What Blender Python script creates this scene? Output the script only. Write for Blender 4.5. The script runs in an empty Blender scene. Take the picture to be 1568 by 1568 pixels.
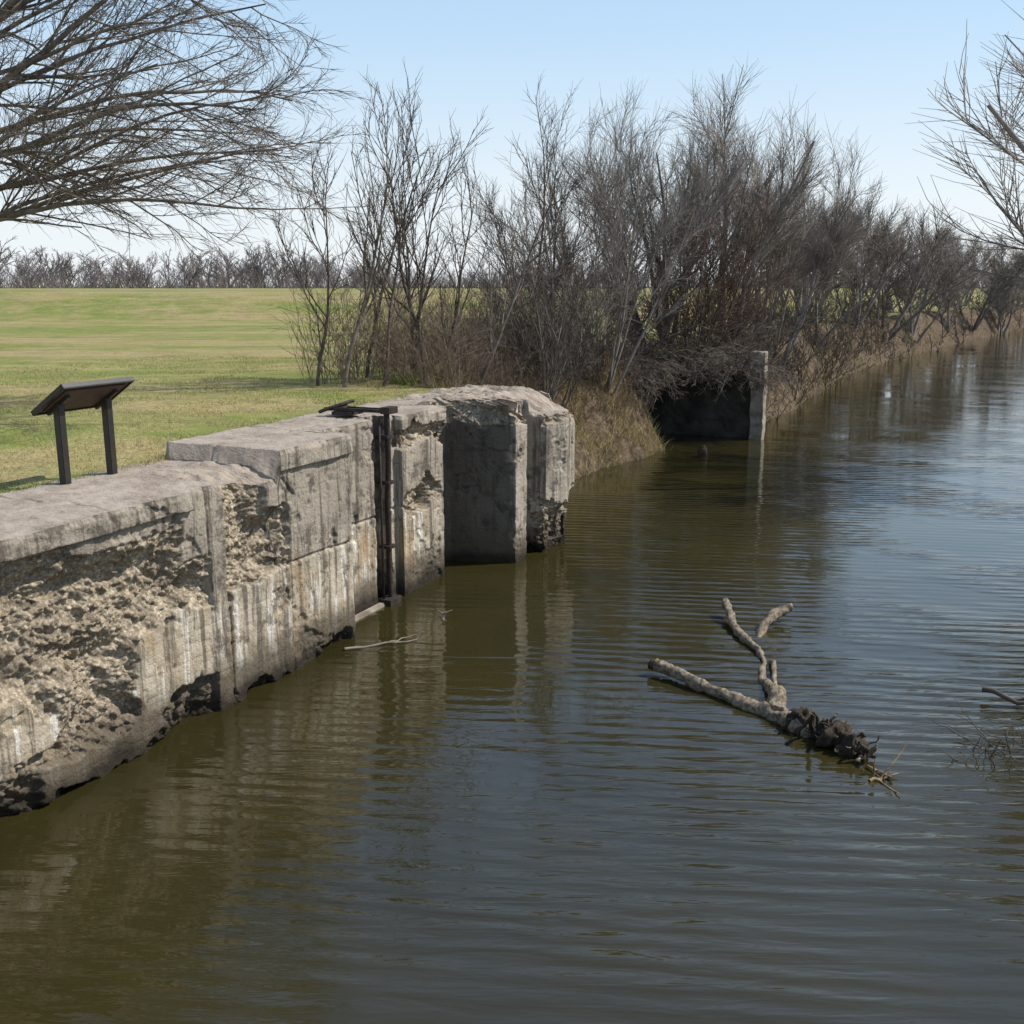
import bpy, bmesh, math, numpy as np
from mathutils import Vector, Matrix
scene=bpy.context.scene
col=scene.collection

# ---------------- numpy noise ----------------
def _h(ix,iy,iz,seed):
    n=(ix.astype(np.int64)*374761393+iy.astype(np.int64)*668265263+iz.astype(np.int64)*2147483647+seed*1274126177)&0xFFFFFFFF
    n=((n^(n>>13))*1274126177)&0xFFFFFFFF
    n=(n^(n>>16))&0xFFFFFFFF
    n=(n*2246822519)&0xFFFFFFFF
    n=n^(n>>15)
    return (n&0xFFFFFF)/float(0xFFFFFF)
def vn(x,y,z=None,seed=0):
    x=np.asarray(x,float);y=np.asarray(y,float)
    if z is None: z=np.zeros_like(x)
    ix,iy,iz=np.floor(x),np.floor(y),np.floor(z)
    fx,fy,fz=x-ix,y-iy,z-iz
    fx=fx*fx*(3-2*fx);fy=fy*fy*(3-2*fy);fz=fz*fz*(3-2*fz)
    r=0
    for a in (0,1):
        for b in (0,1):
            for c in (0,1):
                w=(fx if a else 1-fx)*(fy if b else 1-fy)*(fz if c else 1-fz)
                r=r+w*_h(ix+a,iy+b,iz+c,seed)
    return r*2-1
def fbm(x,y,z=None,o=4,seed=0):
    r=0;a=.5
    if z is None: z=np.zeros_like(np.asarray(x,float))
    for i in range(o):
        r=r+a*vn(x*2**i,y*2**i,z*2**i,seed+i*17);a*=.5
    return r
def voro(x,y,seed=0):
    ix,iy=np.floor(x),np.floor(y)
    f1=np.full(x.shape,9.);f2=np.full(x.shape,9.);cid=np.zeros(x.shape)
    zz=np.zeros_like(x)
    for a in (-1,0,1):
        for b in (-1,0,1):
            px=ix+a+_h(ix+a,iy+b,zz,seed);py=iy+b+_h(ix+a,iy+b,zz,seed+5)
            d=np.hypot(px-x,py-y);c=_h(ix+a,iy+b,zz,seed+9)
            n=d<f1
            f2=np.where(n,f1,np.minimum(f2,d));cid=np.where(n,c,cid);f1=np.where(n,d,f1)
    return f1,f2,cid
def ss(a,b,x):
    t=np.clip((x-a)/(b-a),0,1);return t*t*(3-2*t)

# ---------------- mesh helpers ----------------
def mk(name,V,F,mat=None,attrs=None,smooth=True,parent=None):
    V=np.asarray(V,np.float32);F=np.asarray(F,np.int32)
    me=bpy.data.meshes.new(name)
    me.vertices.add(len(V));me.vertices.foreach_set('co',V.ravel())
    k=F.shape[1]
    me.loops.add(F.size);me.loops.foreach_set('vertex_index',F.ravel())
    me.polygons.add(len(F));me.polygons.foreach_set('loop_start',np.arange(0,F.size,k,dtype=np.int32))
    me.update(calc_edges=True)
    me.polygons.foreach_set('use_smooth',np.full(len(F),smooth,dtype=bool))
    if attrs:
        for n,a in attrs.items():
            at=me.attributes.new(n,'FLOAT','POINT');at.data.foreach_set('value',np.asarray(a,np.float32).ravel())
    if mat: me.materials.append(mat)
    me.validate()
    ob=bpy.data.objects.new(name,me);col.objects.link(ob)
    if parent: ob.parent=parent
    return ob
def gridfaces(nu,nv):
    i=np.arange(nu-1)[:,None]*nv+np.arange(nv-1)[None,:]
    i=i.ravel()
    return np.stack([i,i+nv,i+nv+1,i+1],1)
def norm(v): return v/np.maximum(np.linalg.norm(v,axis=-1,keepdims=True),1e-9)
def tubes(groups):
    VV=[];FF=[];base=0
    for P,R,k in groups:
        m,n,_=P.shape
        if m==0: continue
        T=norm(np.gradient(P,axis=1))
        mean=np.abs(norm(P[:,-1]-P[:,0]))
        ax=np.zeros((m,3));ax[np.arange(m),mean.argmin(1)]=1
        U=norm(np.cross(T,ax[:,None,:]));W=np.cross(T,U)
        ang=np.arange(k)*2*math.pi/k
        V=P[:,:,None,:]+R[:,:,None,None]*(U[:,:,None,:]*np.cos(ang)[None,None,:,None]+W[:,:,None,:]*np.sin(ang)[None,None,:,None])
        VV.append(V.reshape(-1,3))
        mi=np.arange(m)[:,None,None]*n*k;ni=np.arange(n-1)[None,:,None]*k;ki=np.arange(k)[None,None,:]
        a=mi+ni+ki;b=mi+ni+(ki+1)%k
        F=np.stack([a,b,b+k,a+k],-1).reshape(-1,4)+base
        FF.append(F);base+=m*n*k
    return np.concatenate(VV),np.concatenate(FF)
def grow(rng,P0,D0,L,R,nseg,wob,trop,taper=.75):
    P=[P0];D=D0.copy();g=np.array([0,0,1.])
    for i in range(nseg):
        D=norm(D+rng.normal(0,wob,D.shape)+g*trop)
        P.append(P[-1]+D*(L/nseg)[:,None])
    P=np.stack(P,1);t=np.linspace(0,1,nseg+1)
    return P,R[:,None]*(1-taper*t)[None,:]
def kids(rng,P,R,L,per,t0,t1,ang,lr,rr,rmin,flat=.5,up=0.,minL=0.):
    m,n,_=P.shape
    t=(np.arange(per)[None,:]+rng.random((m,per)))/per*(t1-t0)+t0
    f=np.clip(t*(n-1),0,n-1.001);i=f.astype(int);fr=(f-i)[...,None]
    mi=np.arange(m)[:,None]
    p=P[mi,i]*(1-fr)+P[mi,i+1]*fr;T=norm(P[mi,i+1]-P[mi,i])
    rl=R[mi,i]*(1-fr[...,0])+R[mi,i+1]*fr[...,0]
    q=rng.normal(size=T.shape);q[...,2]+=up;q=norm(q-(q*T).sum(-1,keepdims=True)*T)
    a=(ang+rng.normal(0,.16,(m,per)))[...,None]
    D=norm(T*np.cos(a)+q*np.sin(a))
    l=L[:,None]*lr*(1-flat*t)*rng.uniform(.55,1.25,(m,per))
    if minL: l=np.maximum(l,minL*rng.uniform(.6,1.3,l.shape))
    r=np.maximum(rl*rr*rng.uniform(.8,1.1,(m,per)),rmin)
    return p.reshape(-1,3),D.reshape(-1,3),l.ravel(),r.ravel()
def tree(rng,P0,D0,L,R,nseg,wob,trop,levels,sides0=6,taper=.75,env=None):
    G=[];P,Rr=grow(rng,P0,D0,L,R,nseg,wob,trop,taper);G.append((P,Rr,sides0));Lc=L
    for lv in levels:
        p,D,l,r=kids(rng,P,Rr,Lc,lv['per'],lv.get('t0',.2),lv.get('t1',.98),lv['ang'],lv['lr'],lv.get('rr',.6),lv.get('rmin',.004),lv.get('flat',.5),lv.get('up',0),lv.get('minL',0))
        P,Rr=grow(rng,p,D,l,r,lv.get('n',4),lv.get('wob',.12),lv.get('trop',.05),lv.get('taper',.6))
        Lc=l
        if env is not None:
            e=P[:,-1]-np.array(env[0]);q=np.sqrt(((e/np.array(env[1]))**2).sum(1))
            lim=1.02+.35*fbm(e[:,0]*.6,e[:,1]*.6,e[:,2]*.6,o=2,seed=9)
            k_=q<lim
            P,Rr,Lc=P[k_],Rr[k_],Lc[k_]
        G.append((P,Rr,lv.get('sides',3)))
    return G
def fit(G,H):
    z=np.concatenate([g[0][...,2].ravel() for g in G]);s=H/np.percentile(z,99.8)
    return [(P*s,R*(.5+.5*s),k) for P,R,k in G]

# ---------------- materials ----------------
class M:
    def __init__(s,name):
        s.m=bpy.data.materials.new(name);s.m.use_nodes=True;s.t=s.m.node_tree;s.b=s.t.nodes['Principled BSDF']
    def n(s,typ,**k):
        nd=s.t.nodes.new(typ)
        for a,v in k.items(): setattr(nd,a,v)
        return nd
    def l(s,a,b): s.t.links.new(a,b)
    def coord(s,scale=(1,1,1),rot=0):
        tc=s.n('ShaderNodeTexCoord');o=tc.outputs['Object']
        if rot:
            m0=s.n('ShaderNodeMapping');m0.inputs['Rotation'].default_value=(0,0,rot);s.l(o,m0.inputs['Vector']);o=m0.outputs[0]
        mp=s.n('ShaderNodeMapping');mp.inputs['Scale'].default_value=scale
        s.l(o,mp.inputs['Vector']);return mp.outputs[0]
    def noise(s,scale,detail=4,sc=(1,1,1),rough=.55,dist=0,rot=0):
        nd=s.n('ShaderNodeTexNoise');nd.inputs['Scale'].default_value=scale;nd.inputs['Detail'].default_value=detail;nd.inputs['Roughness'].default_value=rough;nd.inputs['Distortion'].default_value=dist
        s.l(s.coord(sc,rot),nd.inputs['Vector']);return nd.outputs['Fac']
    def wave(s,scale,dist,detail=2,dscale=1.,rot=0,sc=(1,1,1)):
        nd=s.n('ShaderNodeTexWave');nd.bands_direction='Y';nd.inputs['Scale'].default_value=scale;nd.inputs['Distortion'].default_value=dist;nd.inputs['Detail'].default_value=detail;nd.inputs['Detail Scale'].default_value=dscale
        s.l(s.coord(sc,rot),nd.inputs['Vector']);return nd.outputs['Fac']
    def vor(s,scale,sc=(1,1,1),feat='F1'):
        nd=s.n('ShaderNodeTexVoronoi');nd.feature=feat;nd.inputs['Scale'].default_value=scale;s.l(s.coord(sc),nd.inputs['Vector']);return nd
    def mr(s,v,a,b,c=0,d=1):
        nd=s.n('ShaderNodeMapRange');s.l(v,nd.inputs[0])
        for i,x in enumerate((a,b,c,d)): nd.inputs[i+1].default_value=x
        return nd.outputs[0]
    def mix(s,f,a,b,mode='MIX'):
        nd=s.n('ShaderNodeMix');nd.data_type='RGBA';nd.blend_type=mode
        for inp,v in ((nd.inputs[0],f),(nd.inputs[6],a),(nd.inputs[7],b)):
            if isinstance(v,tuple): inp.default_value=v if len(v)==4 else (*v,1)
            elif isinstance(v,(int,float)): inp.default_value=v
            else: s.l(v,inp)
        return nd.outputs[2]
    def math(s,op,a,b=0.):
        nd=s.n('ShaderNodeMath');nd.operation=op
        for i,v in enumerate((a,b)):
            if isinstance(v,(int,float)): nd.inputs[i].default_value=v
            else: s.l(v,nd.inputs[i])
        return nd.outputs[0]
    def attr(s,name):
        nd=s.n('ShaderNodeAttribute');nd.attribute_name=name;return nd.outputs['Fac']
    def xyz(s):
        tc=s.n('ShaderNodeTexCoord');sp=s.n('ShaderNodeSeparateXYZ');s.l(tc.outputs['Object'],sp.inputs[0]);return sp.outputs
    def bump(s,h,strength=.5,dist=.02):
        nd=s.n('ShaderNodeBump');nd.inputs['Strength'].default_value=strength;nd.inputs['Distance'].default_value=dist
        s.l(h,nd.inputs['Height']);s.l(nd.outputs[0],s.b.inputs['Normal']);return nd
    def done(s,c=None,rough=.85,spec=.3):
        if c is not None:
            if isinstance(c,tuple): s.b.inputs['Base Color'].default_value=(*c,1)
            else: s.l(c,s.b.inputs['Base Color'])
        s.b.inputs['Roughness'].default_value=rough
        s.b.inputs['Specular IOR Level'].default_value=spec
        return s.m
def simple(name,c1,c2,scale=5,rough=.85,bump=.3,sc=(1,1,1),dist=.01,spec=.3,det=5):
    m=M(name);f=m.noise(scale,det,sc);c=m.mix(m.mr(f,.35,.65),c1,c2)
    if bump: m.bump(f,bump,dist)
    return m.done(c,rough,spec)
bark_grey=simple('bark_grey',(.23,.195,.16),(.12,.098,.08),6,bump=0,det=1,spec=0)
bark_dark=simple('bark_dark',(.16,.13,.105),(.08,.066,.055),6,bump=0,det=1,spec=0)
bark_red=simple('bark_red',(.22,.155,.12),(.11,.077,.06),5,bump=0,det=1,spec=0)
twig_tan=simple('twig_tan',(.29,.225,.165),(.14,.105,.078),4,bump=0,det=1,spec=0)
twig_grey=simple('twig_grey',(.35,.305,.26),(.20,.172,.145),1.5,bump=0,det=1,spec=0)
hazed_far_bark=simple('hazed_far_bark',(.23,.20,.195),(.14,.12,.12),.3,bump=0,det=1,spec=0)  # distance haze mixed into the bark colour as a paler grey
metal=simple('black_metal',(.028,.024,.021),(.018,.016,.014),12,rough=.45,bump=.1,spec=.5)
rust=simple('rusty_steel',(.055,.038,.028),(.022,.018,.016),14,rough=.7)
panel_mat=simple('panel_brown',(.075,.05,.035),(.05,.034,.025),6,rough=.6,bump=.05)

def wall_material():
    m=M('weathered_concrete')
    X,Y,Z=m.xyz()
    base=m.mix(m.mr(m.noise(1.1,6,rough=.68),.36,.62),(.39,.33,.255),(.18,.15,.115))
    base=m.mix(m.mr(m.noise(24,3),.3,.75,0,.6),base,(.42,.37,.295))
    low=m.mr(m.math('ADD',Z,m.math('MULTIPLY',m.noise(1.2,3),-.8)),.75,1.25,1,0)
    low=m.math('MULTIPLY',low,m.mr(Y,13.8,15.0,1,.12))
    lowc=m.mix(m.mr(m.noise(1.6,4),.4,.6),(.56,.485,.36),(.38,.30,.19))
    base=m.mix(m.math('MULTIPLY',low,.75),base,lowc)
    st=m.noise(1,5,(5,6,.5),.65)
    base=m.mix(m.math('MULTIPLY',m.mr(st,.53,.60),m.math('MULTIPLY',low,.85)),base,(.74,.71,.64))
    st2=m.noise(1,5,(6,8,.55),.65,dist=.3)
    base=m.mix(m.math('MULTIPLY',m.mr(st2,.50,.61),.8),base,(.10,.082,.062))
    st3=m.noise(1,3,(2.1,2.3,.6),.5)
    base=m.mix(m.math('MULTIPLY',m.mr(st3,.55,.66),m.math('MULTIPLY',low,.6)),base,(.36,.23,.11))
    bl=m.noise(2.2,6,rough=.75)
    base=m.mix(m.mr(bl,.53,.60,0,.7),base,(.085,.07,.055))
    pier_shade=m.math('MULTIPLY',m.mr(Y,14.8,15.1),m.mr(Y,15.99,16.03,1,0))
    base=m.mix(m.math('MULTIPLY',pier_shade,.78),base,(.065,.054,.043))  # shade of the recess and pier front painted into the concrete colour
    v=m.vor(22);rc=m.mix(m.mr(m.noise(2.6,6,rough=.7),.38,.62),(.62,.52,.37),(.28,.22,.145))
    rc=m.mix(m.mr(v.outputs['Distance'],.15,.6,0,.7),rc,(.14,.105,.07))
    rc=m.mix(m.mr(m.noise(45,2),.5,.7,0,.5),rc,(.60,.54,.44))
    rc=m.mix(m.math('MULTIPLY',m.mr(bl,.5,.6),m.mr(Z,.2,1.2,.85,.3)),rc,(.09,.07,.05))
    c=m.mix(m.attr('rub'),base,rc)
    vc=m.vor(.42,feat='DISTANCE_TO_EDGE');nz=m.noise(3,4,rough=.7)
    c=m.mix(m.mr(m.math('ADD',vc.outputs['Distance'],m.math('MULTIPLY',nz,.16)),.070,.080,.7,0),c,(.05,.04,.03))
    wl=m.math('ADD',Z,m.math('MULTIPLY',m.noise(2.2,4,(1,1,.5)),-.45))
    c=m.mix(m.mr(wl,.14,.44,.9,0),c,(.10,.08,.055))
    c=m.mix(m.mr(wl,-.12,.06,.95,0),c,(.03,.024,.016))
    topc=m.mix(m.mr(m.noise(2.2,6,rough=.7),.38,.62),(.43,.355,.28),(.25,.195,.148))
    topc=m.mix(m.mr(m.noise(30,3),.4,.7,0,.5),topc,(.47,.41,.34))
    c=m.mix(m.math('MULTIPLY',m.attr('top'),.85),c,topc)
    h=m.math('ADD',m.noise(38,4,rough=.7),m.math('MULTIPLY',m.noise(9,3,rough=.65),1.5))
    m.bump(h,.7,.022)
    return m.done(c,.92,.2)
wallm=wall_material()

# ---------------- lock wall ----------------
path=[(0,-6),(0,4.6),(0,11.5),(-.5,11.53),(-.5,12.9),(-.78,12.92),(-.78,13.33),(-.5,13.35),(-.5,13.5),(-.38,13.52),(-.38,14.85),(-.95,14.9),(-.98,15.45),(-.72,15.74),(-.22,15.83),(.42,16.02),(.42,16.5),(.2,16.54),(.2,16.82),(.62,16.9),(.78,17.5),(.72,18.1),(.2,18.4),(-.9,18.55)]
XY=[]
for i in range(len(path)-1):
    a,b=np.array(path[i]),np.array(path[i+1]);L=np.linalg.norm(b-a)
    ds=.12 if i==0 else (.012 if i==1 else .016)
    n=max(2,int(L/ds));t=np.arange(n)/n
    XY.append(a+(b-a)*t[:,None])
XY.append(np.array([path[-1]]));XY=np.concatenate(XY)
tan=np.gradient(XY,axis=0)
k=np.ones(5)/5
tan=np.stack([np.convolve(np.pad(tan[:,j],2,'edge'),k,'valid') for j in (0,1)],1)
tan/=np.linalg.norm(tan,axis=1,keepdims=True)+1e-9
nor=np.stack([tan[:,1],-tan[:,0]],1)
Yp=XY[:,1];Xp=XY[:,0]
S=np.concatenate([[0],np.cumsum(np.linalg.norm(np.diff(XY,axis=0),axis=1))])
edge_n=fbm(Yp*1.5,Xp*1.5+3,o=5,seed=3)
ztop=np.where(Yp<9.93,2.65,2.87)
ztop=np.where((Yp>8.9)&(Yp<9.93),2.56+.12*edge_n,ztop)
ztop=np.where((Yp>15.6),2.80+.14*edge_n,ztop)
ztop=np.where((Yp>15.9)&(Xp>.3),2.62+.2*edge_n-.12*ss(16.4,17.2,Yp)+.12*ss(17.3,18,Yp),ztop)
ztop=ztop+.02*fbm(Yp*5,Xp*5,o=4,seed=8)
z0=-.45;nv=250
tv=np.linspace(0,1,nv)
SS=np.repeat(S[:,None],nv,1);YY=np.repeat(Yp[:,None],nv,1);XX=np.repeat(Xp[:,None],nv,1)
ZZ=z0+(ztop[:,None]-z0)*tv[None,:]
wn=fbm(SS*2.2,ZZ*2.2,o=5,seed=21)*.24+fbm(SS*9,ZZ*9,o=3,seed=22)*.06
def rect(y0,y1,a,b,f=1.): return np.minimum(np.minimum(YY-y0,y1-YY),np.minimum(ZZ-a,b-ZZ))+wn*f
rects=[rect(-20,8.4,2.45,4,.35),rect(6.75,8.4,2.30,4,.6),rect(8.25,8.8,1.85,4,.4),rect(8.66,8.93,-3,4,.22),rect(8.9,10.35,-3,1.42,1.2),
 rect(10.12,30,-3,4,.4),rect(9.72,10.3,2.22,4,.35),rect(7.5,8.8,.40,1.32,1.0),rect(-20,6.5,.5,1.1,1.3),rect(6.2,7.7,-.1,.42,1.),
 rect(3,5.2,1.5,2.6,1.3)]
sd=np.maximum.reduce(rects)
er=[rect(13.55,14.8,1.35,1.75,1.3),rect(16.85,20,-3,1.05,1.3),rect(10.6,11.4,-3,.2,1.),rect(15.5,16.6,2.45,4,1.),rect(16.85,20,2.35,4,1.),rect(-20,10.2,-3,.04,1.2),rect(13.5,14.9,2.45,2.65,1.2)]
sd=np.minimum(sd,-np.maximum.reduce(er)+.02)
inta=ss(-.010,.016,sd);rub=1-inta
wx=SS+.12*fbm(SS*3,ZZ*3,o=3,seed=80);wz=ZZ+.12*fbm(SS*3,ZZ*3,o=3,seed=81)
f1,f2,cid=voro(wx*6,wz*8.5,seed=2)
g1,g2,cj=voro(wx*14,wz*17,seed=4)
k1,k2,ck=voro(wx*31,wz*33,seed=6)
depth=-(.07+.15*ss(0,.3,-sd))
ridg=1-np.abs(fbm(SS*3.2,ZZ*4.5,o=5,seed=50))*2.4
stone=(.065*(cid-.4)*ss(0,.25,f2-f1)+.05*(cj-.3)*ss(0,.22,g2-g1)+.022*(ck-.2)*ss(0,.3,k2-k1)+.085*ridg*.6
  +.11*fbm(SS*1.6,ZZ*2.6,o=3,seed=52)+.024*fbm(SS*26,ZZ*26,o=3,seed=51))
dr=depth+stone-.03
di=.014*fbm(SS*3,ZZ*3,o=5,seed=60)+.005*fbm(SS*25,ZZ*25,o=2,seed=61)
di+= -.006*np.exp(-((((ZZ+.03*vn(SS*.7,ZZ*0,seed=4))/.31)%1-.5)*.31/.008)**2)*ss(-.2,.3,vn(SS*.9,ZZ*3,seed=66))
di+= -.035*np.exp(-((ZZ-1.42-.04*vn(SS*1.5,ZZ*0,seed=9))/.018)**2)*(YY>9)*(YY<14.8)
for yj in (8.64,8.95,10.12):
    di+=-.03*np.exp(-((YY-yj-.015*vn(ZZ*3,ZZ*0,seed=3))/.010)**2)
di+=-.02*np.clip(vn(SS*9,ZZ*9,seed=71)-.55,0,1)*2
sp=ss(.28,.36,fbm(SS*1.7,ZZ*2.1,o=5,seed=73));di+=-.03*sp+sp*.02*fbm(SS*20,ZZ*20,o=2,seed=74)
cap=np.where(YY<8.4,.06*ss(2.43,2.45,ZZ),0)+np.where((YY>9.72)&(YY<11.52),.06*ss(2.60,2.62,ZZ),0)+np.where((YY>13.5)&(YY<14.86),.05*ss(2.64,2.66,ZZ),0)
capr=.03*fbm(SS*3,ZZ*4,o=4,seed=77)
cor=ss(-.06,0,ZZ-ztop[:,None])
chip=-.03*cor*(.4+np.clip(fbm(SS*3,ZZ*0,o=3,seed=12),0,1)*3)
disp=inta*(di+cap+capr*(cap>0)+chip)+rub*dr
FXv=XX+nor[:,0][:,None]*disp;FYv=YY+nor[:,1][:,None]*disp
V=np.stack([FXv,FYv,ZZ],-1).reshape(-1,3)
F=gridfaces(len(S),nv)
nf=len(V)
nb=50
tb=np.linspace(0,1,nb)
xb=-1.75+.15*fbm(Yp*.8,Yp*0,o=3,seed=5)
TX=FXv[:,-1][:,None]*(1-tb)+xb[:,None]*tb
TY=FYv[:,-1][:,None]*(1-tb)+Yp[:,None]*tb
zt_b=np.where(Yp<9.93,2.66,2.87)
zt_b=np.where(Yp>15.6,2.86,zt_b)
TZ=ztop[:,None]*(1-ss(.0,.35,tb))+zt_b[:,None]*ss(.0,.35,tb)
TZ=TZ+(.018*fbm(TX*2,TY*2,o=4,seed=31)+.012*fbm(TX*14,TY*14,o=3,seed=32))*ss(0,.06,tb)
rg=ss(15.5,15.8,TY)
tf1,tff,tc=voro(TX*6,TY*6,seed=40)
TZ=TZ+rg*ss(0,.1,tb)*(.10*fbm(TX*3,TY*3,o=5,seed=35)+.05*ss(0,.2,tff-tf1)*(tc-.3))
mid=((TY>8.9)&(TY<9.93))
TZ=TZ+mid*(.05*ss(0,.2,tff-tf1)*(tc-.4)+.06*fbm(TX*4,TY*4,o=4,seed=36))*(1-tb)*ss(0,.1,tb)
cr=np.exp(-((TY-7.3-.25*fbm(TX*2,TX*0,o=3,seed=37))/.012)**2)+np.exp(-((TY-11.55-.1*fbm(TX*2,TX*0,o=3,seed=38))/.012)**2)+np.exp(-((TX+.95-.1*fbm(TY*1.5,TX*0,o=3,seed=39))/.012)**2)*(TY>9.9)
TZ=TZ-.025*cr*ss(0,.04,tb)
TZ[:,0]=ZZ[:,-1]
TZ[:,-1]-=.25
VT=np.stack([TX,TY,TZ],-1).reshape(-1,3)
FT=gridfaces(len(S),nb)[:,::-1]+nf
topa=np.concatenate([np.zeros(nf),np.ones(len(VT))])
ruba=np.concatenate([rub.ravel(),(rg*.4+mid*.6).ravel()])
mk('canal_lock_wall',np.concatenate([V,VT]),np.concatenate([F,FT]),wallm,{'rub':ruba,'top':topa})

# ---------------- terrain ----------------
BL=np.array([(-80,-1.25),(18.2,-1.25),(18.7,-.6),(20.5,-1.0),(23,-1.35),(27,-1.0),(29.7,-.5),(30.2,-2.6),(33.4,-2.6),(33.7,.7),(42,1.2),(62,1.0),(79,3.2),(100,6),(132,11.6),(200,30),(320,85),(900,420)],float)
BR=np.array([(-80,12.8),(40,12.6),(62,13),(80,15),(132,25),(200,46),(320,105),(900,450)],float)
def bankL(Y): return np.interp(Y,BL[:,0],BL[:,1])+ss(19,21,Y)*.3*fbm(Y*.5,Y*0,o=4,seed=90)
def bankR(Y): return np.interp(Y,BR[:,0],BR[:,1])+.4*fbm(Y*.3,Y*0,o=3,seed=91)
def height(X,Y):
    dl=bankL(Y)-X;dr=X-bankR(Y)
    nat=ss(18.2,18.8,Y)
    w=.3*(1-nat)+nat*2.3
    d=np.maximum(dl,dr);w=np.where(dr>dl,3.0,w)
    up=2.62+.17*ss(8.8,12,Y)-.1*ss(20,40,Y)
    h=-1+(up+1)*ss(-.35,1,d/w)
    h=np.where(w<1,-1+(up+1)*ss(0,1,d/w),h)
    h+= .22*fbm(X*1.1,Y*1.1,o=5,seed=93)*nat*ss(-.5,.4,d)*(1-ss(3,5,d))
    c=.4147*(7.65-X)+.91*Y
    away=ss(6,14,dl)
    h+=away*1.75*ss(63,76,c+1.5*fbm(X*.03,Y*.03,o=2,seed=95))
    h+=.05*fbm(X*.25,Y*.25,o=3,seed=94)*ss(2.5,5,d)
    return h,d,nat
def axis(parts):
    a=[np.arange(s,e,st) for s,e,st in parts];a.append([parts[-1][1]]);return np.concatenate(a)
gx=axis([(-900,-200,50),(-200,-60,6),(-60,-14,1.5),(-14,-6,.5),(-6,2,.15),(2,16,.5),(16,60,3),(60,900,35)])
gy=axis([(-80,0,4),(0,18,.6),(18,34,.16),(34,60,.6),(60,150,2),(150,400,10),(400,1500,60)])
GX,GY=np.meshgrid(gx,gy,indexing='ij')
GH,GD,GN=height(GX,GY)
bk=(1-ss(2.0,4.0,GD+.8*fbm(GX*.6,GY*.6,o=3,seed=96)))*GN
gm=M('grass_ground')
green=gm.mix(gm.mr(gm.noise(1.2,5,rough=.65),.38,.62),(.23,.27,.05),(.115,.19,.02))
straw=gm.mix(gm.noise(14,3),(.45,.36,.165),(.32,.25,.11))
pat=gm.noise(.22,7,(1,1,1),.76)
band=gm.noise(.07,5,(.35,2.4,1),.7,rot=-.43)
mixf=gm.math('ADD',gm.mr(pat,.44,.58,0,.85),gm.mr(band,.44,.58,-.35,.75))
c=gm.mix(mixf,green,straw)
tuft=gm.noise(7,5,rough=.8)
c=gm.mix(gm.mr(tuft,.44,.60,.0,.55),c,(.13,.13,.04))
big=gm.noise(.9,6,(.6,1.8,1),.8,rot=-.43)
c=gm.mix(gm.mr(big,.50,.62,.0,.6),c,(.18,.135,.06))
fine=gm.noise(38,2,rough=.8)
c=gm.mix(gm.mr(fine,.35,.65,.0,.45),c,gm.mix(.4,c,(.5,.42,.25)))
bankc=gm.mix(gm.mr(gm.noise(4,5,rough=.75),.38,.6),(.20,.145,.09),(.06,.046,.032))
c=gm.mix(gm.attr('bank'),c,bankc)
gm.bump(gm.math('ADD',gm.noise(14,3,rough=.75),gm.noise(3,3)),.9,.06)
gmat=gm.done(c,.95,.1)
mk('ground',np.stack([GX,GY,GH],-1).reshape(-1,3),gridfaces(len(gx),len(gy)),gmat,{'bank':bk.ravel()})

# ---------------- water ----------------
wm=M('canal_water')
w1=wm.wave(1.25,5.0,2,.5,rot=-.30,sc=(.35,1,1))
r1=wm.noise(1,3,(1.3,7.0,1),.5,dist=.3,rot=-.40)
r2=wm.noise(1,2,(.5,2.4,1),.5,dist=.2,rot=-.10)
pt=wm.mr(wm.noise(.22,3,(1,1.6,1)),.38,.60,.15,1)
X,Y,Z=wm.xyz()
pt=wm.math('MULTIPLY',pt,wm.mr(Y,12,45,1,.32))
hgt=wm.math('ADD',wm.math('MULTIPLY',w1,.32),wm.math('ADD',wm.math('MULTIPLY',r1,.9),wm.math('MULTIPLY',r2,.8)))
wm.bump(wm.math('MULTIPLY',hgt,pt),1.0,.022)
wc=wm.mix(wm.mr(wm.noise(.35,3),.35,.65),(.034,.0285,.0085),(.025,.022,.0075))
wmat=wm.done(wc,.01,.5);wm.b.inputs['IOR'].default_value=1.60
WX,WY=np.meshgrid(np.linspace(-20,900,3),np.linspace(-90,1500,3),indexing='ij')
mk('water',np.stack([WX,WY,WX*0],-1).reshape(-1,3),gridfaces(3,3),wmat,smooth=False)

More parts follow.
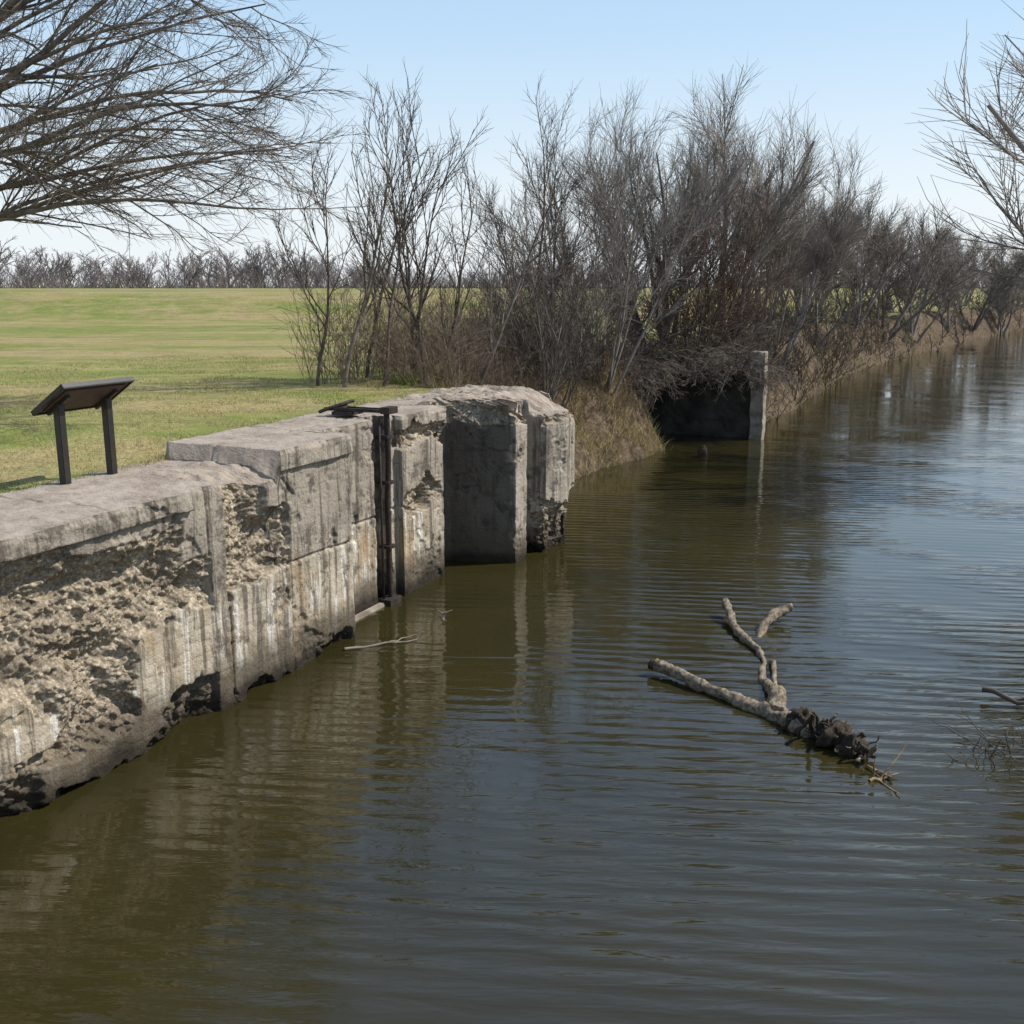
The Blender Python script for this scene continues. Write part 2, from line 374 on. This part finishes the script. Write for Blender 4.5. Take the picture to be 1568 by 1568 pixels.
# ---------------- parts helpers ----------------
def box(name,c,s,mat,rot=(0,0,0),parent=None,bev=.006):
    bm=bmesh.new();bmesh.ops.create_cube(bm,size=1)
    for v in bm.verts: v.co=Vector((v.co.x*s[0],v.co.y*s[1],v.co.z*s[2]))
    bmesh.ops.bevel(bm,geom=bm.edges[:],offset=bev,segments=2,affect='EDGES')
    me=bpy.data.meshes.new(name);bm.to_mesh(me);bm.free();me.materials.append(mat)
    ob=bpy.data.objects.new(name,me);ob.location=c;ob.rotation_euler=rot;col.objects.link(ob)
    if parent: ob.parent=parent
    return ob
def tube_obj(name,pts,rad,mat,sides=10,parent=None,rough=0,seed=0,sub=1):
    pts=np.array(pts,float);rad=np.array(rad,float)
    if sub>1:
        n=(len(pts)-1)*sub+1;t=np.linspace(0,len(pts)-1,n)
        i=np.clip(t.astype(int),0,len(pts)-2);f=(t-i)[:,None]
        p0=pts[np.clip(i-1,0,None)];p1=pts[i];p2=pts[i+1];p3=pts[np.clip(i+2,None,len(pts)-1)]
        pp=.5*((2*p1)+(-p0+p2)*f+(2*p0-5*p1+4*p2-p3)*f**2+(-p0+3*p1-3*p2+p3)*f**3)
        rad=np.interp(t,np.arange(len(rad)),rad);pts=pp
        if rough:
            pts=pts+np.stack([fbm(t*1.7,t*0+j*5,o=3,seed=seed+j) for j in range(3)],1)*.05*np.array([1,1,.5])
    e0=pts[0]-(pts[1]-pts[0])*.001;e1=pts[-1]+(pts[-1]-pts[-2])*.001
    P=np.concatenate([[e0],pts,[e1]]);R=np.concatenate([[.0005],rad,[.0005]])
    V,F=tubes([(P[None],R[None],sides)])
    if rough:
        c=np.repeat(P,sides,0);d=V-c
        kk=1+rough*(fbm(V[:,0]*7,V[:,1]*7,V[:,2]*7,o=4,seed=seed)*1.6+.6*vn(V[:,0]*25,V[:,1]*25,V[:,2]*25,seed=seed+3))
        V=c+d*kk[:,None]
    return mk(name,V,F,mat,parent=parent)
def empty(name):
    e=bpy.data.objects.new(name,None);col.objects.link(e);return e

# sign
sg=empty('interpretive_sign')
gz=2.62;y1,y2=8.12,8.80;ym=(y1+y2)/2
box('post_1',(-1.5,y1,gz+.46),(.09,.09,.98),metal,parent=sg)
box('post_2',(-1.5,y2,gz+.46),(.09,.09,.98),metal,parent=sg)
tilt=math.radians(-33)
pc=(-1.47,ym,gz+.99)
box('panel_frame',pc,(.56,.98,.035),metal,(0,tilt,0),sg)
n=Vector((math.sin(tilt),0,math.cos(tilt)));px=Vector((math.cos(tilt),0,-math.sin(tilt)))
box('panel_back',Vector(pc)-n*.024,(.44,.86,.012),panel_mat,(0,tilt,0),sg,.002)
box('panel_face',Vector(pc)+n*.021,(.50,.92,.006),simple('panel_print',(.35,.33,.25),(.15,.2,.15),3,rough=.4),(0,tilt,0),sg,.001)
for s in (-1,1):
    box('rim_end',Vector(pc)+Vector((0,s*.50,0)),(.58,.03,.06),metal,(0,tilt,0),sg)
    box('rim_side',Vector(pc)+px*(s*.285),(.03,1.03,.06),metal,(0,tilt,0),sg)
box('arm_1',(-1.5,y1,gz+.92),(.40,.05,.05),metal,(0,tilt,0),sg)
box('arm_2',(-1.5,y2,gz+.92),(.40,.05,.05),metal,(0,tilt,0),sg)

# gate hardware
gh=empty('gate_hardware')
tube_obj('rod',[(-.40,13.12,-.4),(-.40,13.12,1.3),(-.38,13.12,3.03)],[.045,.045,.045],rust,10,gh,.05,1,6)
tube_obj('rod_thin',[(-.44,12.98,-.1),(-.44,12.98,2.9)],[.018,.018],rust,8,gh)
for z in (.9,1.9,2.6): box('bracket',(-.43,13.12,z),(.20,.20,.05),rust,parent=gh)
box('bar_a',(-.85,13.05,2.985),(1.15,.06,.05),rust,(0,0,.05),gh)
box('bar_b',(-.85,13.25,2.985),(1.15,.06,.05),rust,(0,0,-.03),gh)
box('plate',(-1.1,13.15,2.93),(.34,.38,.05),rust,parent=gh)
box('end_block',(-.36,13.14,3.0),(.16,.26,.10),rust,parent=gh)
tube_obj('lever',[(-1.45,12.9,2.93),(-1.2,13.1,3.04),(-1.05,13.3,3.10)],[.025,.03,.025],rust,8,gh,.05,2,5)
tube_obj('gear',[(-1.22,13.15,2.95),(-1.22,13.15,3.05)],[.10,.10],rust,12,gh)
box('foot',(-.40,13.1,.03),(.22,.34,.12),rust,parent=gh)
conc=simple('pale_concrete',(.40,.35,.275),(.17,.14,.105),3,rough=.9,bump=.6,dist=.04)
box('sill_ledge',(-.44,12.55,.0),(.12,1.5,.09),conc,parent=gh,bev=.02)

# old gate abutment
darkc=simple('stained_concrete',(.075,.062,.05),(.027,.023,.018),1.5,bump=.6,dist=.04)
ab=empty('old_gate_abutment')
def rough_box(name,c,s,mat,seed,parent,amp=.05):
    bm=bmesh.new();bmesh.ops.create_cube(bm,size=1)
    for v in bm.verts: v.co=Vector((v.co.x*s[0],v.co.y*s[1],v.co.z*s[2]))
    bmesh.ops.subdivide_edges(bm,edges=bm.edges[:],cuts=26,use_grid_fill=True)
    co=np.array([v.co for v in bm.verts])+np.array(c)
    d=np.stack([fbm(co[:,0]*2.5+i*9,co[:,1]*2.5,co[:,2]*2.5,o=5,seed=seed+i) for i in range(3)],1)*amp
    for v,q in zip(bm.verts,co+d): v.co=Vector(q)
    me=bpy.data.meshes.new(name);bm.to_mesh(me);bm.free();me.materials.append(mat)
    ob=bpy.data.objects.new(name,me);col.objects.link(ob);ob.parent=parent;return ob
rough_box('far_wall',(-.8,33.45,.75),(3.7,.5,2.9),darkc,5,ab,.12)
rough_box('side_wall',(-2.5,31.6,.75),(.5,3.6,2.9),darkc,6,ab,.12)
rough_box('pier_post',(1.22,33.2,1.08),(.40,.46,3.4),conc,7,ab,.08)

# ---------------- driftwood ----------------
wd=M('driftwood');f=wd.noise(1,6,(22,9,22),.75);c=wd.mix(wd.mr(f,.40,.62),(.38,.31,.215),(.10,.074,.05))
wd.bump(f,1.,.03);wood=wd.done(c,.9,.15)
rot=simple('rotten_wood',(.07,.05,.03),(.018,.013,.009),9,bump=.9,dist=.04)
lg=empty('driftwood_log')
tube_obj('trunk',[(4.25,11.9,.14),(4.7,11.72,.08),(5.3,11.45,.04),(5.85,11.16,.03),(6.1,11.0,.05),(6.35,10.85,.0)],[.075,.068,.08,.10,.12,.09],wood,18,lg,.35,3,18)
tube_obj('broken_end',[(4.21,11.94,.12),(4.27,11.89,.14)],[.085,.082],rot,14,lg,.4,31,3)
tube_obj('limb',[(5.85,11.2,.04),(5.78,11.6,.10),(5.55,12.2,.0),(5.38,12.9,.0),(5.15,13.4,.04),(4.8,13.95,.06),(4.46,14.7,.20)],[.11,.10,.045,.04,.05,.06,.055],wood,14,lg,.4,5,16)
tube_obj('knob',[(5.12,13.5,-.08),(5.15,14.0,.0),(5.2,14.5,.16),(5.42,14.75,.22)],[.03,.05,.08,.055],wood,12,lg,.4,7,12)
tube_obj('fork',[(5.45,12.9,-.02),(5.52,12.8,.05),(5.62,12.4,.06),(5.75,11.9,.02)],[.02,.035,.03,.03],wood,8,lg,.3,8,8)
tube_obj('root_mass',[(5.95,11.1,.0),(6.15,10.98,.07),(6.35,10.85,.03),(6.6,10.72,.08),(6.9,10.53,-.03)],[.08,.17,.11,.18,.08],rot,34,lg,.8,11,26)
rg_=np.random.default_rng(5)
for i in range(44):
    a=np.array([rg_.uniform(5.95,7.0),0,.04]);a[1]=11.1-(a[0]-5.95)*.6+rg_.normal(0,.07)
    d=rg_.normal(0,.12,3);d[2]=abs(d[2])*.9+.02
    r0=rg_.uniform(.010,.035)
    tube_obj('root_%d'%i,[a,a+d*.6+rg_.normal(0,.02,3),a+d],[r0,r0*.7,.006],rot if i%3 else wood,7,lg,.5,20+i,5)
def sticks(name,specs,mat,seed):
    rng=np.random.default_rng(seed);G=[]
    for a,b,r in specs:
        a=np.array(a,float);b=np.array(b,float);n=8;t=np.linspace(0,1,n)[:,None]
        P=a+(b-a)*t;L=np.linalg.norm(b-a);P[1:-1]+=rng.normal(0,.03*L,(n-2,3))*.6
        G.append((P[None],(r*(1-.6*t[:,0]))[None],6))
    V,F=tubes(G);return mk(name,V,F,mat)
sticks('stick_debris',[((7.0,10.3,-.02),(7.2,10.1,.03),.03),((7.02,10.15,-.02),(7.02,10.2,.16),.014),((7.1,10.05,0),(7.28,10.35,.26),.012),((7.05,10.1,0),(7.3,9.8,.02),.012),((7.12,10.12,0),(7.32,10.45,.32),.005),((6.95,10.3,.02),(7.22,10.02,.06),.012),((7.0,10.0,0),(7.25,10.2,.04),.02)],simple('stick_tan',(.42,.29,.13),(.12,.08,.05),9),3)
sticks('fallen_branch',[((8.0,12.75,.12),(8.9,12.5,.02),.035),((8.3,12.66,.08),(8.8,12.9,.1),.02)],bark_dark,4)
r=np.random.default_rng(9);sp=[]
for i in range(40):
    a=np.array([r.uniform(7.75,9.2),r.uniform(10.7,11.5),-.02]);b=a+np.array([r.normal(-.05,.28),r.normal(.1,.2),r.uniform(.05,.35)]);sp.append((a,b,.0075))
sticks('submerged_twigs',sp,bark_dark,6)
sticks('floating_stick',[((.15,11.0,.02),(.85,11.75,.02),.022),((.5,11.4,.02),(.75,11.9,.03),.012)],simple('stick_grey',(.3,.25,.18),(.15,.12,.09),9),7)
sticks('twig_snag',[((.75,12.7,-.02),(.72,12.75,.10),.03),((.73,12.74,.08),(.86,12.78,.14),.02),((.73,12.74,.08),(.66,12.7,.14),.012)],wood,8)
tube_obj('tree_stump',[(.54,28.9,-.2),(.54,28.9,.12),(.5,28.95,.3)],[.16,.13,.08],rot,12,None,.4,4,5)

# ---------------- trees ----------------
def U(v): return norm(np.array(v,float))
def place(name,G,mat,loc=(0,0,0),rotz=0,sc=1):
    V,F=tubes(G);ob=mk(name,V,F,mat);ob.location=loc;ob.rotation_euler=(0,0,rotz);ob.scale=(sc,)*3;return ob
def gz_at(x,y):
    h,_,_=height(np.array([float(x)]),np.array([float(y)]));return float(h[0])

rng=np.random.default_rng(12)
bx,by=-7.9,11.4;bz=gz_at(bx,by)
right=np.array([.91,.4147,0]);fwd=np.array([-.4147,.91,0])
tr=np.array([[bx,by,bz-.1],[bx+.05,by,bz+1.5],[bx+.15,by+.1,bz+3],[bx+.5,by+.3,bz+5],[bx+1.1,by+.5,bz+7.5],[bx+1.6,by+.8,bz+10]])
G=[(tr[None],np.array([[.30,.24,.2,.15,.10,.05]]),10)]
st=[];dd=[];LL=[];RR=[]
specs=[(2.7,1,.15,.10,5.8,.05),(2.9,1,-.2,.16,5.8,.05),(3.1,.9,-.45,.3,5.2,.045),(3.2,1,.5,.18,5.9,.05),(3.5,1,-.15,.30,6.,.055),(3.9,.9,.3,.42,5.9,.055),(4.3,1,0,.55,5.7,.06),(4.8,1,-.3,.7,5.2,.045),(5.3,.9,.3,.8,5.2,.06),(3.3,-.3,.9,.5,4.4,.05),(4.5,-.8,-.4,.6,4.2,.05),(5.9,.7,-.1,1.1,4.8,.06),(6.6,.5,.3,1.3,4.2,.05),(3.6,.3,-.9,.5,4.4,.05),(2.7,.9,.35,.18,5.2,.045),(6.8,.9,0,.9,4.4,.045),(3.8,.8,.7,.3,5.4,.045),(5.5,1,.1,.55,5.,.045),(4.6,1,-.6,.4,4.8,.045),(3.0,1,.05,.2,6.,.045),(4.5,1,.25,.4,5.5,.045),(2.9,.8,-.6,.25,5.2,.04),(5.8,1,-.25,.8,4.8,.04),(6.3,1,0,.7,5.0,.045)]
for h,a,b,c_,L,R in specs:
    p=np.array([np.interp(h,tr[:,2]-bz,tr[:,i]) for i in range(3)]);st.append(p);dd.append(U(a*right+b*fwd+np.array([0,0,c_+.25])));LL.append(L);RR.append(R)
lv=[dict(per=12,t0=.12,ang=.58,lr=.42,rr=.55,rmin=.012,n=6,wob=.08,trop=.0,sides=4,flat=.4),
    dict(per=7,t0=.10,ang=.55,lr=.5,rr=.6,rmin=.0065,n=4,wob=.09,trop=.01,sides=3,minL=.5),
    dict(per=6,t0=.1,ang=.5,lr=.6,rr=.6,rmin=.0042,n=2,wob=.09,trop=.02,sides=3,minL=.3)]
G+=tree(rng,np.array(st),np.array(dd),np.array(LL),np.array(RR),10,.07,-.042,lv,7)
place('bare_maple_tree',G,bark_grey)

def sapling(seed,nst,h,spread,lean=(0,0)):
    rng=np.random.default_rng(seed)
    P0=np.zeros((nst,3));P0[:,:2]=rng.normal(0,.12,(nst,2));P0[:,2]=-.2
    D=norm(np.concatenate([rng.normal(0,spread,(nst,2))+np.array(lean),np.ones((nst,1))],1))
    L=h*rng.uniform(.7,.9,nst);R=.0115*L*rng.uniform(.8,1.1,nst)
    lv=[dict(per=9,t0=.2,ang=.62,lr=.55,rr=.65,rmin=.015,n=7,wob=.07,trop=.12,sides=4,flat=.5),
        dict(per=7,t0=.15,ang=.52,lr=.42,rr=.6,rmin=.009,n=4,wob=.08,trop=.10,sides=3,minL=.5),
        dict(per=4,t0=.2,ang=.5,lr=.5,rr=.6,rmin=.0055,n=2,wob=.1,trop=.05,sides=3,minL=.3)]
    return fit(tree(rng,P0,D,L,R,10,.06,.03,lv,6,taper=.8),h)
for i,(x,y,n_,h,sp_,ln) in enumerate([(-4.1,17.7,1,6.1,.06,(.02,.0)),(-3.1,19.6,2,5.9,.12,(.03,0)),(-4.9,19.3,1,6.4,.06,(0,0)),(-4.2,20.6,2,5.6,.12,(0,0)),(-2.6,20.0,1,5.4,.04,(.30,.18)),(-4.9,17.6,1,5.0,.06,(-.03,0)),(-2.0,22.6,2,5.4,.15,(0,0)),(-3.6,18.4,1,5.6,.05,(.08,0))]):
    place('sapling_tree',sapling(100+i,n_,h,sp_,ln),(bark_grey,bark_dark)[i%2],(x,y,gz_at(x,y)))

def shrubtree(seed,nst,h,spread,per=(10,8,5),rm=(.014,.008,.005),wob=.06,trop=.01,lr=(.42,.42,.5),R0=.009,trunk=.25,ang=.45,n3=2,up=.05,flat=.35,t0=.2,env=None,minL=(0,0)):
    rng=np.random.default_rng(seed)
    a=(np.arange(nst)+rng.random(nst))/nst*2*math.pi;rad=np.sqrt(rng.random(nst))
    P0=np.stack([np.cos(a)*rad*trunk,np.sin(a)*rad*trunk,np.full(nst,-.3)],1)
    D=norm(np.stack([np.cos(a)*rad*spread,np.sin(a)*rad*spread,np.ones(nst)],1))
    L=h*rng.uniform(.6,.85,nst)*(1-.22*rad**2);R=R0*L*rng.uniform(.7,1.2,nst)
    lv=[dict(per=per[0],t0=t0,ang=ang,lr=lr[0],rr=.6,rmin=rm[0],n=6,wob=.08,trop=up,sides=4,flat=flat),
        dict(per=per[1],t0=.15,t1=1.,ang=.52,lr=lr[1],rr=.6,rmin=rm[1],n=4,wob=.09,trop=up,sides=3,minL=minL[0]),
        dict(per=per[2],t0=.15,t1=1.,ang=.52,lr=lr[2],rr=.6,rmin=rm[2],n=n3,wob=.09,trop=up*.7,sides=3,minL=minL[1])]
    return fit(tree(rng,P0,D,L,R,9,wob,trop,lv,5,env=env),h)
for i,(x,y,n_,h,sp_) in enumerate([(-2.5,24.6,7,6.2,.6),(-3.6,26.4,7,7.0,.5),(-2.2,28.0,9,7.2,.6)]):
    place('riverbank_shrub',shrubtree(200+i,n_,h,sp_,(8,7,6),minL=(.6,.4)),(bark_grey,bark_dark,twig_grey)[i],(x,y,gz_at(x,y)))
place('riverbank_shrub',shrubtree(210,17,6.0,.95,(9,7,5),(.016,.010,.007),minL=(.6,.4)),bark_red,(-1.5,34.6,2.0))
place('riverbank_shrub',shrubtree(213,12,4.6,.9,(10,7,5),(.016,.010,.007)),bark_dark,(-3.4,31.4,2.3))
place('riverbank_shrub',shrubtree(211,14,4.0,1.0,(10,7,4),(.016,.010,.007)),bark_grey,(.0,36.8,1.4))
def crown(seed,n_,per,rm,R0,trunk=.35,er=.37,mL=(1.1,.75)):
    return tubes(shrubtree(seed,n_,9.,.58,per,rm,.08,.01,(.42,.36,.34),R0,trunk,.58,2,.05,.15,.35,env=((0,0,5.5),(er*9,er*9,3.7)),minL=mL))
W=[crown(300,5,(11,8,11),(.024,.0115,.0068),.019),crown(301,5,(11,9,10),(.024,.0115,.0068),.018),crown(302,4,(12,9,12),(.024,.0115,.0068),.021)]
WL=[crown(330,4,(10,8,9),(.036,.021,.014),.022),crown(331,4,(10,8,9),(.036,.021,.014),.022)]
WM={}
def willow(idx,x,y,rz,H,mat,lod=0,wd=1.,lean=0.):
    src=(W,WL)[lod];idx%=len(src)
    key=(lod,idx,mat.name)
    if key not in WM:
        o=mk('willow_tree',*src[idx],mat);WM[key]=o.data
    else:
        o=bpy.data.objects.new('willow_tree',WM[key]);col.objects.link(o)
    s=H/9.
    o.location=(x,y,gz_at(x,y)-.1)
    o.rotation_euler=(Matrix.Rotation(lean,3,'Y')@Matrix.Rotation(rz,3,'Z')).to_euler()
    o.scale=(s*wd,s*wd,s)
willow(0,-2.9,34.6,.3,8.4,twig_grey);willow(1,-3.2,38,1.7,8.4,bark_grey);willow(2,-.9,38.6,2.9,9.5,twig_grey)
willow(0,-.2,43.5,4.0,9.0,twig_grey,0,1,.06);willow(1,-1.6,48,5.0,8.2,twig_grey)
far=[(-.6,56,1,7.2),(-2,64,0,7.6),(.0,69,0,8.0),(1.4,76,1,9.0),(2.8,83,0,8.6),(1,91,1,8.6)]
for i,(x,y,k_,s_) in enumerate(far): willow(k_,x,y,i*1.3,s_,twig_grey if i%3 else bark_grey,1,1.08,.05+.15*(i%2))
far=[(4.6,97,7.8),(6.4,108,8.6),(9,119,8.2),(11.2,131,8.6),(14,143,9.),(19,158,9.),(25,176,9.5),(32,196,10),(41,222,11),(54,255,12),(-4,74,7.5),(-1,102,8.5),(5,128,9),(12,160,9.5)]
for i,(x,y,s_) in enumerate(far): willow(i,x,y,i*1.7,s_*.97,(twig_grey,bark_grey,twig_grey)[i%3],1,1.25)
willow(2,12.5,31.2,.8,12.8,twig_grey,0,1.42)
for i,(x,y) in enumerate([(30,120),(35,150),(46,182),(62,215),(82,255),(102,290)]): willow(i,x+2,y,i*2.,10,twig_grey,1)

# ---- brush ----
def brush(name,seed,pts,hmin,hmax,mat,per=(6,4),spread=.3,r0=.007,rm=(.005,.004)):
    rng=np.random.default_rng(seed);pts=np.array(pts);n=len(pts)
    z=height(pts[:,0],pts[:,1])[0]
    P0=np.column_stack([pts,z-.05]);D=norm(np.column_stack([rng.normal(0,spread,(n,2)),np.ones(n)]))
    L=rng.uniform(hmin,hmax,n)
    lv=[dict(per=per[0],t0=.12,ang=.6,lr=.5,rr=.7,rmin=rm[0],n=3,wob=.14,trop=.03,sides=3),
        dict(per=per[1],t0=.12,ang=.6,lr=.55,rr=.7,rmin=rm[1],n=2,wob=.14,trop=.02,sides=3)]
    V,F=tubes(tree(rng,P0,D,L,np.full(n,r0)*rng.uniform(.7,1.6,n),5,.10,.01,lv,3));return mk(name,V,F,mat)
rng=np.random.default_rng(77)
def scat(n,y0,y1,d0,d1):
    y=rng.uniform(y0,y1,n);d=rng.uniform(d0,d1,n);x=bankL(y)-d;return np.column_stack([x,y])
a=np.column_stack([rng.uniform(-5.5,-1.7,380),rng.uniform(18.0,22.4,380)])
brush('brush_thicket',1,a,.6,2.2,twig_tan,(6,4),.25)
brush('brush_thicket',2,scat(340,22,29.6,1.2,4.5),.7,2.3,bark_dark,(7,5),.4,.010)
brush('brush_thicket',3,scat(260,20.5,29.5,.7,2.4),.5,1.4,bark_red,(7,4),.5)
brush('brush_thicket',4,scat(480,33.8,75,.0,3.2),.7,2.5,bark_dark,(7,4),.6,.016,(.012,.009))
brush('brush_thicket',5,scat(300,72,180,-.2,5),1.0,3.0,bark_grey,(6,3),.6,.03,(.03,.025))
def brush2():
    rng=np.random.default_rng(4);n=260
    P0=np.column_stack([rng.uniform(-3.0,.9,n),rng.uniform(32.9,34.6,n),rng.uniform(1.8,2.5,n)])
    P0[:80,0]=rng.uniform(-3.2,-2.3,80);P0[:80,1]=rng.uniform(29.8,33,80)
    D=norm(np.column_stack([rng.normal(.3,.6,n),rng.normal(-.5,.4,n),np.full(n,.35)]));L=rng.uniform(.9,2.4,n)
    lv=[dict(per=8,t0=.1,ang=.6,lr=.42,rr=.65,rmin=.010,n=3,wob=.14,trop=-.05,sides=3),dict(per=5,t0=.1,ang=.6,lr=.5,rr=.65,rmin=.007,n=2,wob=.14,trop=-.06,sides=3)]
    V,F=tubes(tree(rng,P0,D,L,rng.uniform(.01,.02,n),7,.08,-.12,lv,3));mk('overhanging_brush',V,F,bark_grey)
brush2()

# ---- blades ----
bm_=M('grass_blades');a=bm_.attr('tone');cc=bm_.mix(a,(.12,.20,.025),(.46,.37,.175));bm_.done(cc,.8,.15)
def blades(name,pts,hmin,hmax,w,seed,dry):
    rng=np.random.default_rng(seed);n=len(pts);z=height(pts[:,0],pts[:,1])[0]
    h=rng.uniform(hmin,hmax,n);a=rng.random(n)*2*math.pi;ln=rng.normal(0,.6,(n,2))*h[:,None]
    dx=np.cos(a)*w;dy=np.sin(a)*w
    b=np.column_stack([pts,z-.005])
    v0=b+np.column_stack([dx,dy,np.zeros(n)]);v1=b-np.column_stack([dx,dy,np.zeros(n)])
    v2=b+np.column_stack([ln,h])
    V=np.stack([v0,v1,v2],1).reshape(-1,3);F=np.arange(3*n).reshape(-1,3)
    t=np.clip(dry+rng.normal(0,.22,n)+1.3*fbm(pts[:,0]*.6,pts[:,1]*.6,o=5,seed=2),0,1)
    return mk(name,V,F,bm_.m,{'tone':np.repeat(t,3)},smooth=False)
n=110000
y=3+22*rng.random(n)**.9;x=-1.72-13*rng.random(n)**1.5
kp=fbm(x*1.3,y*1.3,o=4,seed=14)>-.15
blades('lawn_grass',np.column_stack([x,y])[kp],.02,.065,.004,1,.46)
p=scat(30000,18.7,29.8,-.05,3.0);kp=fbm(p[:,0]*2,p[:,1]*2,o=4,seed=15)>-.12
blades('dry_bank_grass',p[kp],.08,.38,.007,2,.85)
p=scat(9000,34,90,-.1,1.6);kp=fbm(p[:,0]*.8,p[:,1]*.8,o=4,seed=16)>.0
blades('dry_bank_grass',p[kp],.12,.40,.014,3,.8)
n=5000;p=np.column_stack([-1.66+rng.normal(0,.07,n),rng.uniform(3,18,n)]);blades('edge_grass',p,.04,.13,.004,4,.35)

# ---- distant tree line ----
rng=np.random.default_rng(50);TT=[]
for s in range(4):
    r_=np.random.default_rng(600+s);P0=np.zeros((3,3));D=norm(np.column_stack([r_.normal(0,.25,(3,2)),np.ones(3)]))
    lv=[dict(per=9,t0=.2,ang=.6,lr=.42,rr=.6,rmin=.055,n=2,trop=.08,sides=3),dict(per=9,t0=.15,ang=.6,lr=.45,rr=.6,rmin=.042,n=1,trop=.05,sides=3)]
    TT.append(tubes(fit(tree(r_,P0,D,np.array([1.,.9,.8])*10,np.array([.16,.13,.1]),4,.10,.02,lv,3),10)))
VV=[];FF=[];b=0
for i in range(420):
    cx=rng.uniform(-235,190);cd=rng.uniform(250,320)
    X=.91*cx-.4147*cd+7.65;Y=.4147*cx+.91*cd
    s=np.interp(cx,[-240,-130,-70,-30,0,190],[1.2,1.12,.98,.78,.65,.6])*rng.uniform(.5,1.12)*cd/280*(1+.18*math.sin(cx*.07)+.1*math.sin(cx*.19))
    V,F=TT[i%4];a=rng.random()*6.28;R=np.array([[math.cos(a),-math.sin(a),0],[math.sin(a),math.cos(a),0],[0,0,1]])
    V=V@R.T*np.array([1.5*s,1.5*s,s])+np.array([X,Y,4.2]);VV.append(V);FF.append(F+b);b+=len(V)
mk('distant_treeline',np.concatenate(VV),np.concatenate(FF),hazed_far_bark)
n=9000
cx=rng.uniform(-260,200,n);cd=rng.uniform(245,300,n)
P0=np.column_stack([.91*cx-.4147*cd+7.65,.4147*cx+.91*cd,np.full(n,4.1)])
D=norm(np.column_stack([rng.normal(0,.45,(n,2)),np.ones(n)]))
P,R=grow(rng,P0,D,rng.uniform(2.,6.5,n)*np.interp(cx,[-240,-70,0,190],[1.15,1,.75,.7]),np.full(n,.08),2,.15,0)
V,F=tubes([(P,R,3)]);mk('distant_underbrush',V,F,hazed_far_bark)

# ---------------- light, sky, camera ----------------
EL=math.radians(47)
sd_=Vector((.826*math.cos(EL),.563*math.cos(EL),math.sin(EL))).normalized()
sun=bpy.data.lights.new('sun','SUN');sun.energy=5.0;sun.angle=math.radians(.5);sun.color=(1,.955,.89)
so=bpy.data.objects.new('sun',sun);so.rotation_euler=sd_.to_track_quat('Z','Y').to_euler();col.objects.link(so)
w=bpy.data.worlds.new('World');scene.world=w;w.use_nodes=True;nt=w.node_tree
sk=nt.nodes.new('ShaderNodeTexSky');sk.sky_type='NISHITA';sk.sun_disc=False;sk.sun_elevation=EL;sk.sun_rotation=math.atan2(.826,.563)
sk.air_density=1.0;sk.dust_density=1.0;sk.ozone_density=2.0
tc=nt.nodes.new('ShaderNodeTexCoord');sp=nt.nodes.new('ShaderNodeSeparateXYZ');nt.links.new(tc.outputs['Generated'],sp.inputs[0])
def ramp(stops):
    cr=nt.nodes.new('ShaderNodeValToRGB');nt.links.new(sp.outputs[2],cr.inputs[0]);el=cr.color_ramp.elements
    el[0].position=stops[0][0];el[0].color=(*stops[0][1],1);el[1].position=stops[-1][0];el[1].color=(*stops[-1][1],1)
    for p_,v_ in stops[1:-1]:
        e=el.new(p_);e.color=(*v_,1)
    return cr.outputs[0]
fac=ramp([(0,(.92,)*3),(.1,(.87,)*3),(.24,(.80,)*3),(.5,(.6,)*3),(1,(.15,)*3)])
hz=ramp([(0,(.93,.97,1.)),(.08,(.86,.94,1.)),(.22,(.57,.79,1.)),(.5,(.38,.58,.95)),(1,(.16,.3,.62))])
ST=.15
vm=nt.nodes.new('ShaderNodeVectorMath');vm.operation='SCALE';nt.links.new(hz,vm.inputs[0]);vm.inputs['Scale'].default_value=1/ST
mx=nt.nodes.new('ShaderNodeMix');mx.data_type='RGBA';nt.links.new(fac,mx.inputs[0]);nt.links.new(sk.outputs[0],mx.inputs[6]);nt.links.new(vm.outputs[0],mx.inputs[7])
nt.links.new(mx.outputs[2],nt.nodes['Background'].inputs[0]);nt.nodes['Background'].inputs[1].default_value=ST
cam=bpy.data.cameras.new('camera');cam.angle=math.radians(53.13);cam.clip_end=4000;cam.clip_start=.05
co=bpy.data.objects.new('camera',cam);co.location=(7.65,0,4.8);co.rotation_euler=(math.radians(77.6),0,math.radians(24.5));col.objects.link(co)
scene.camera=co
scene.view_settings.view_transform='Standard'
scene.view_settings.look='None';scene.view_settings.exposure=0
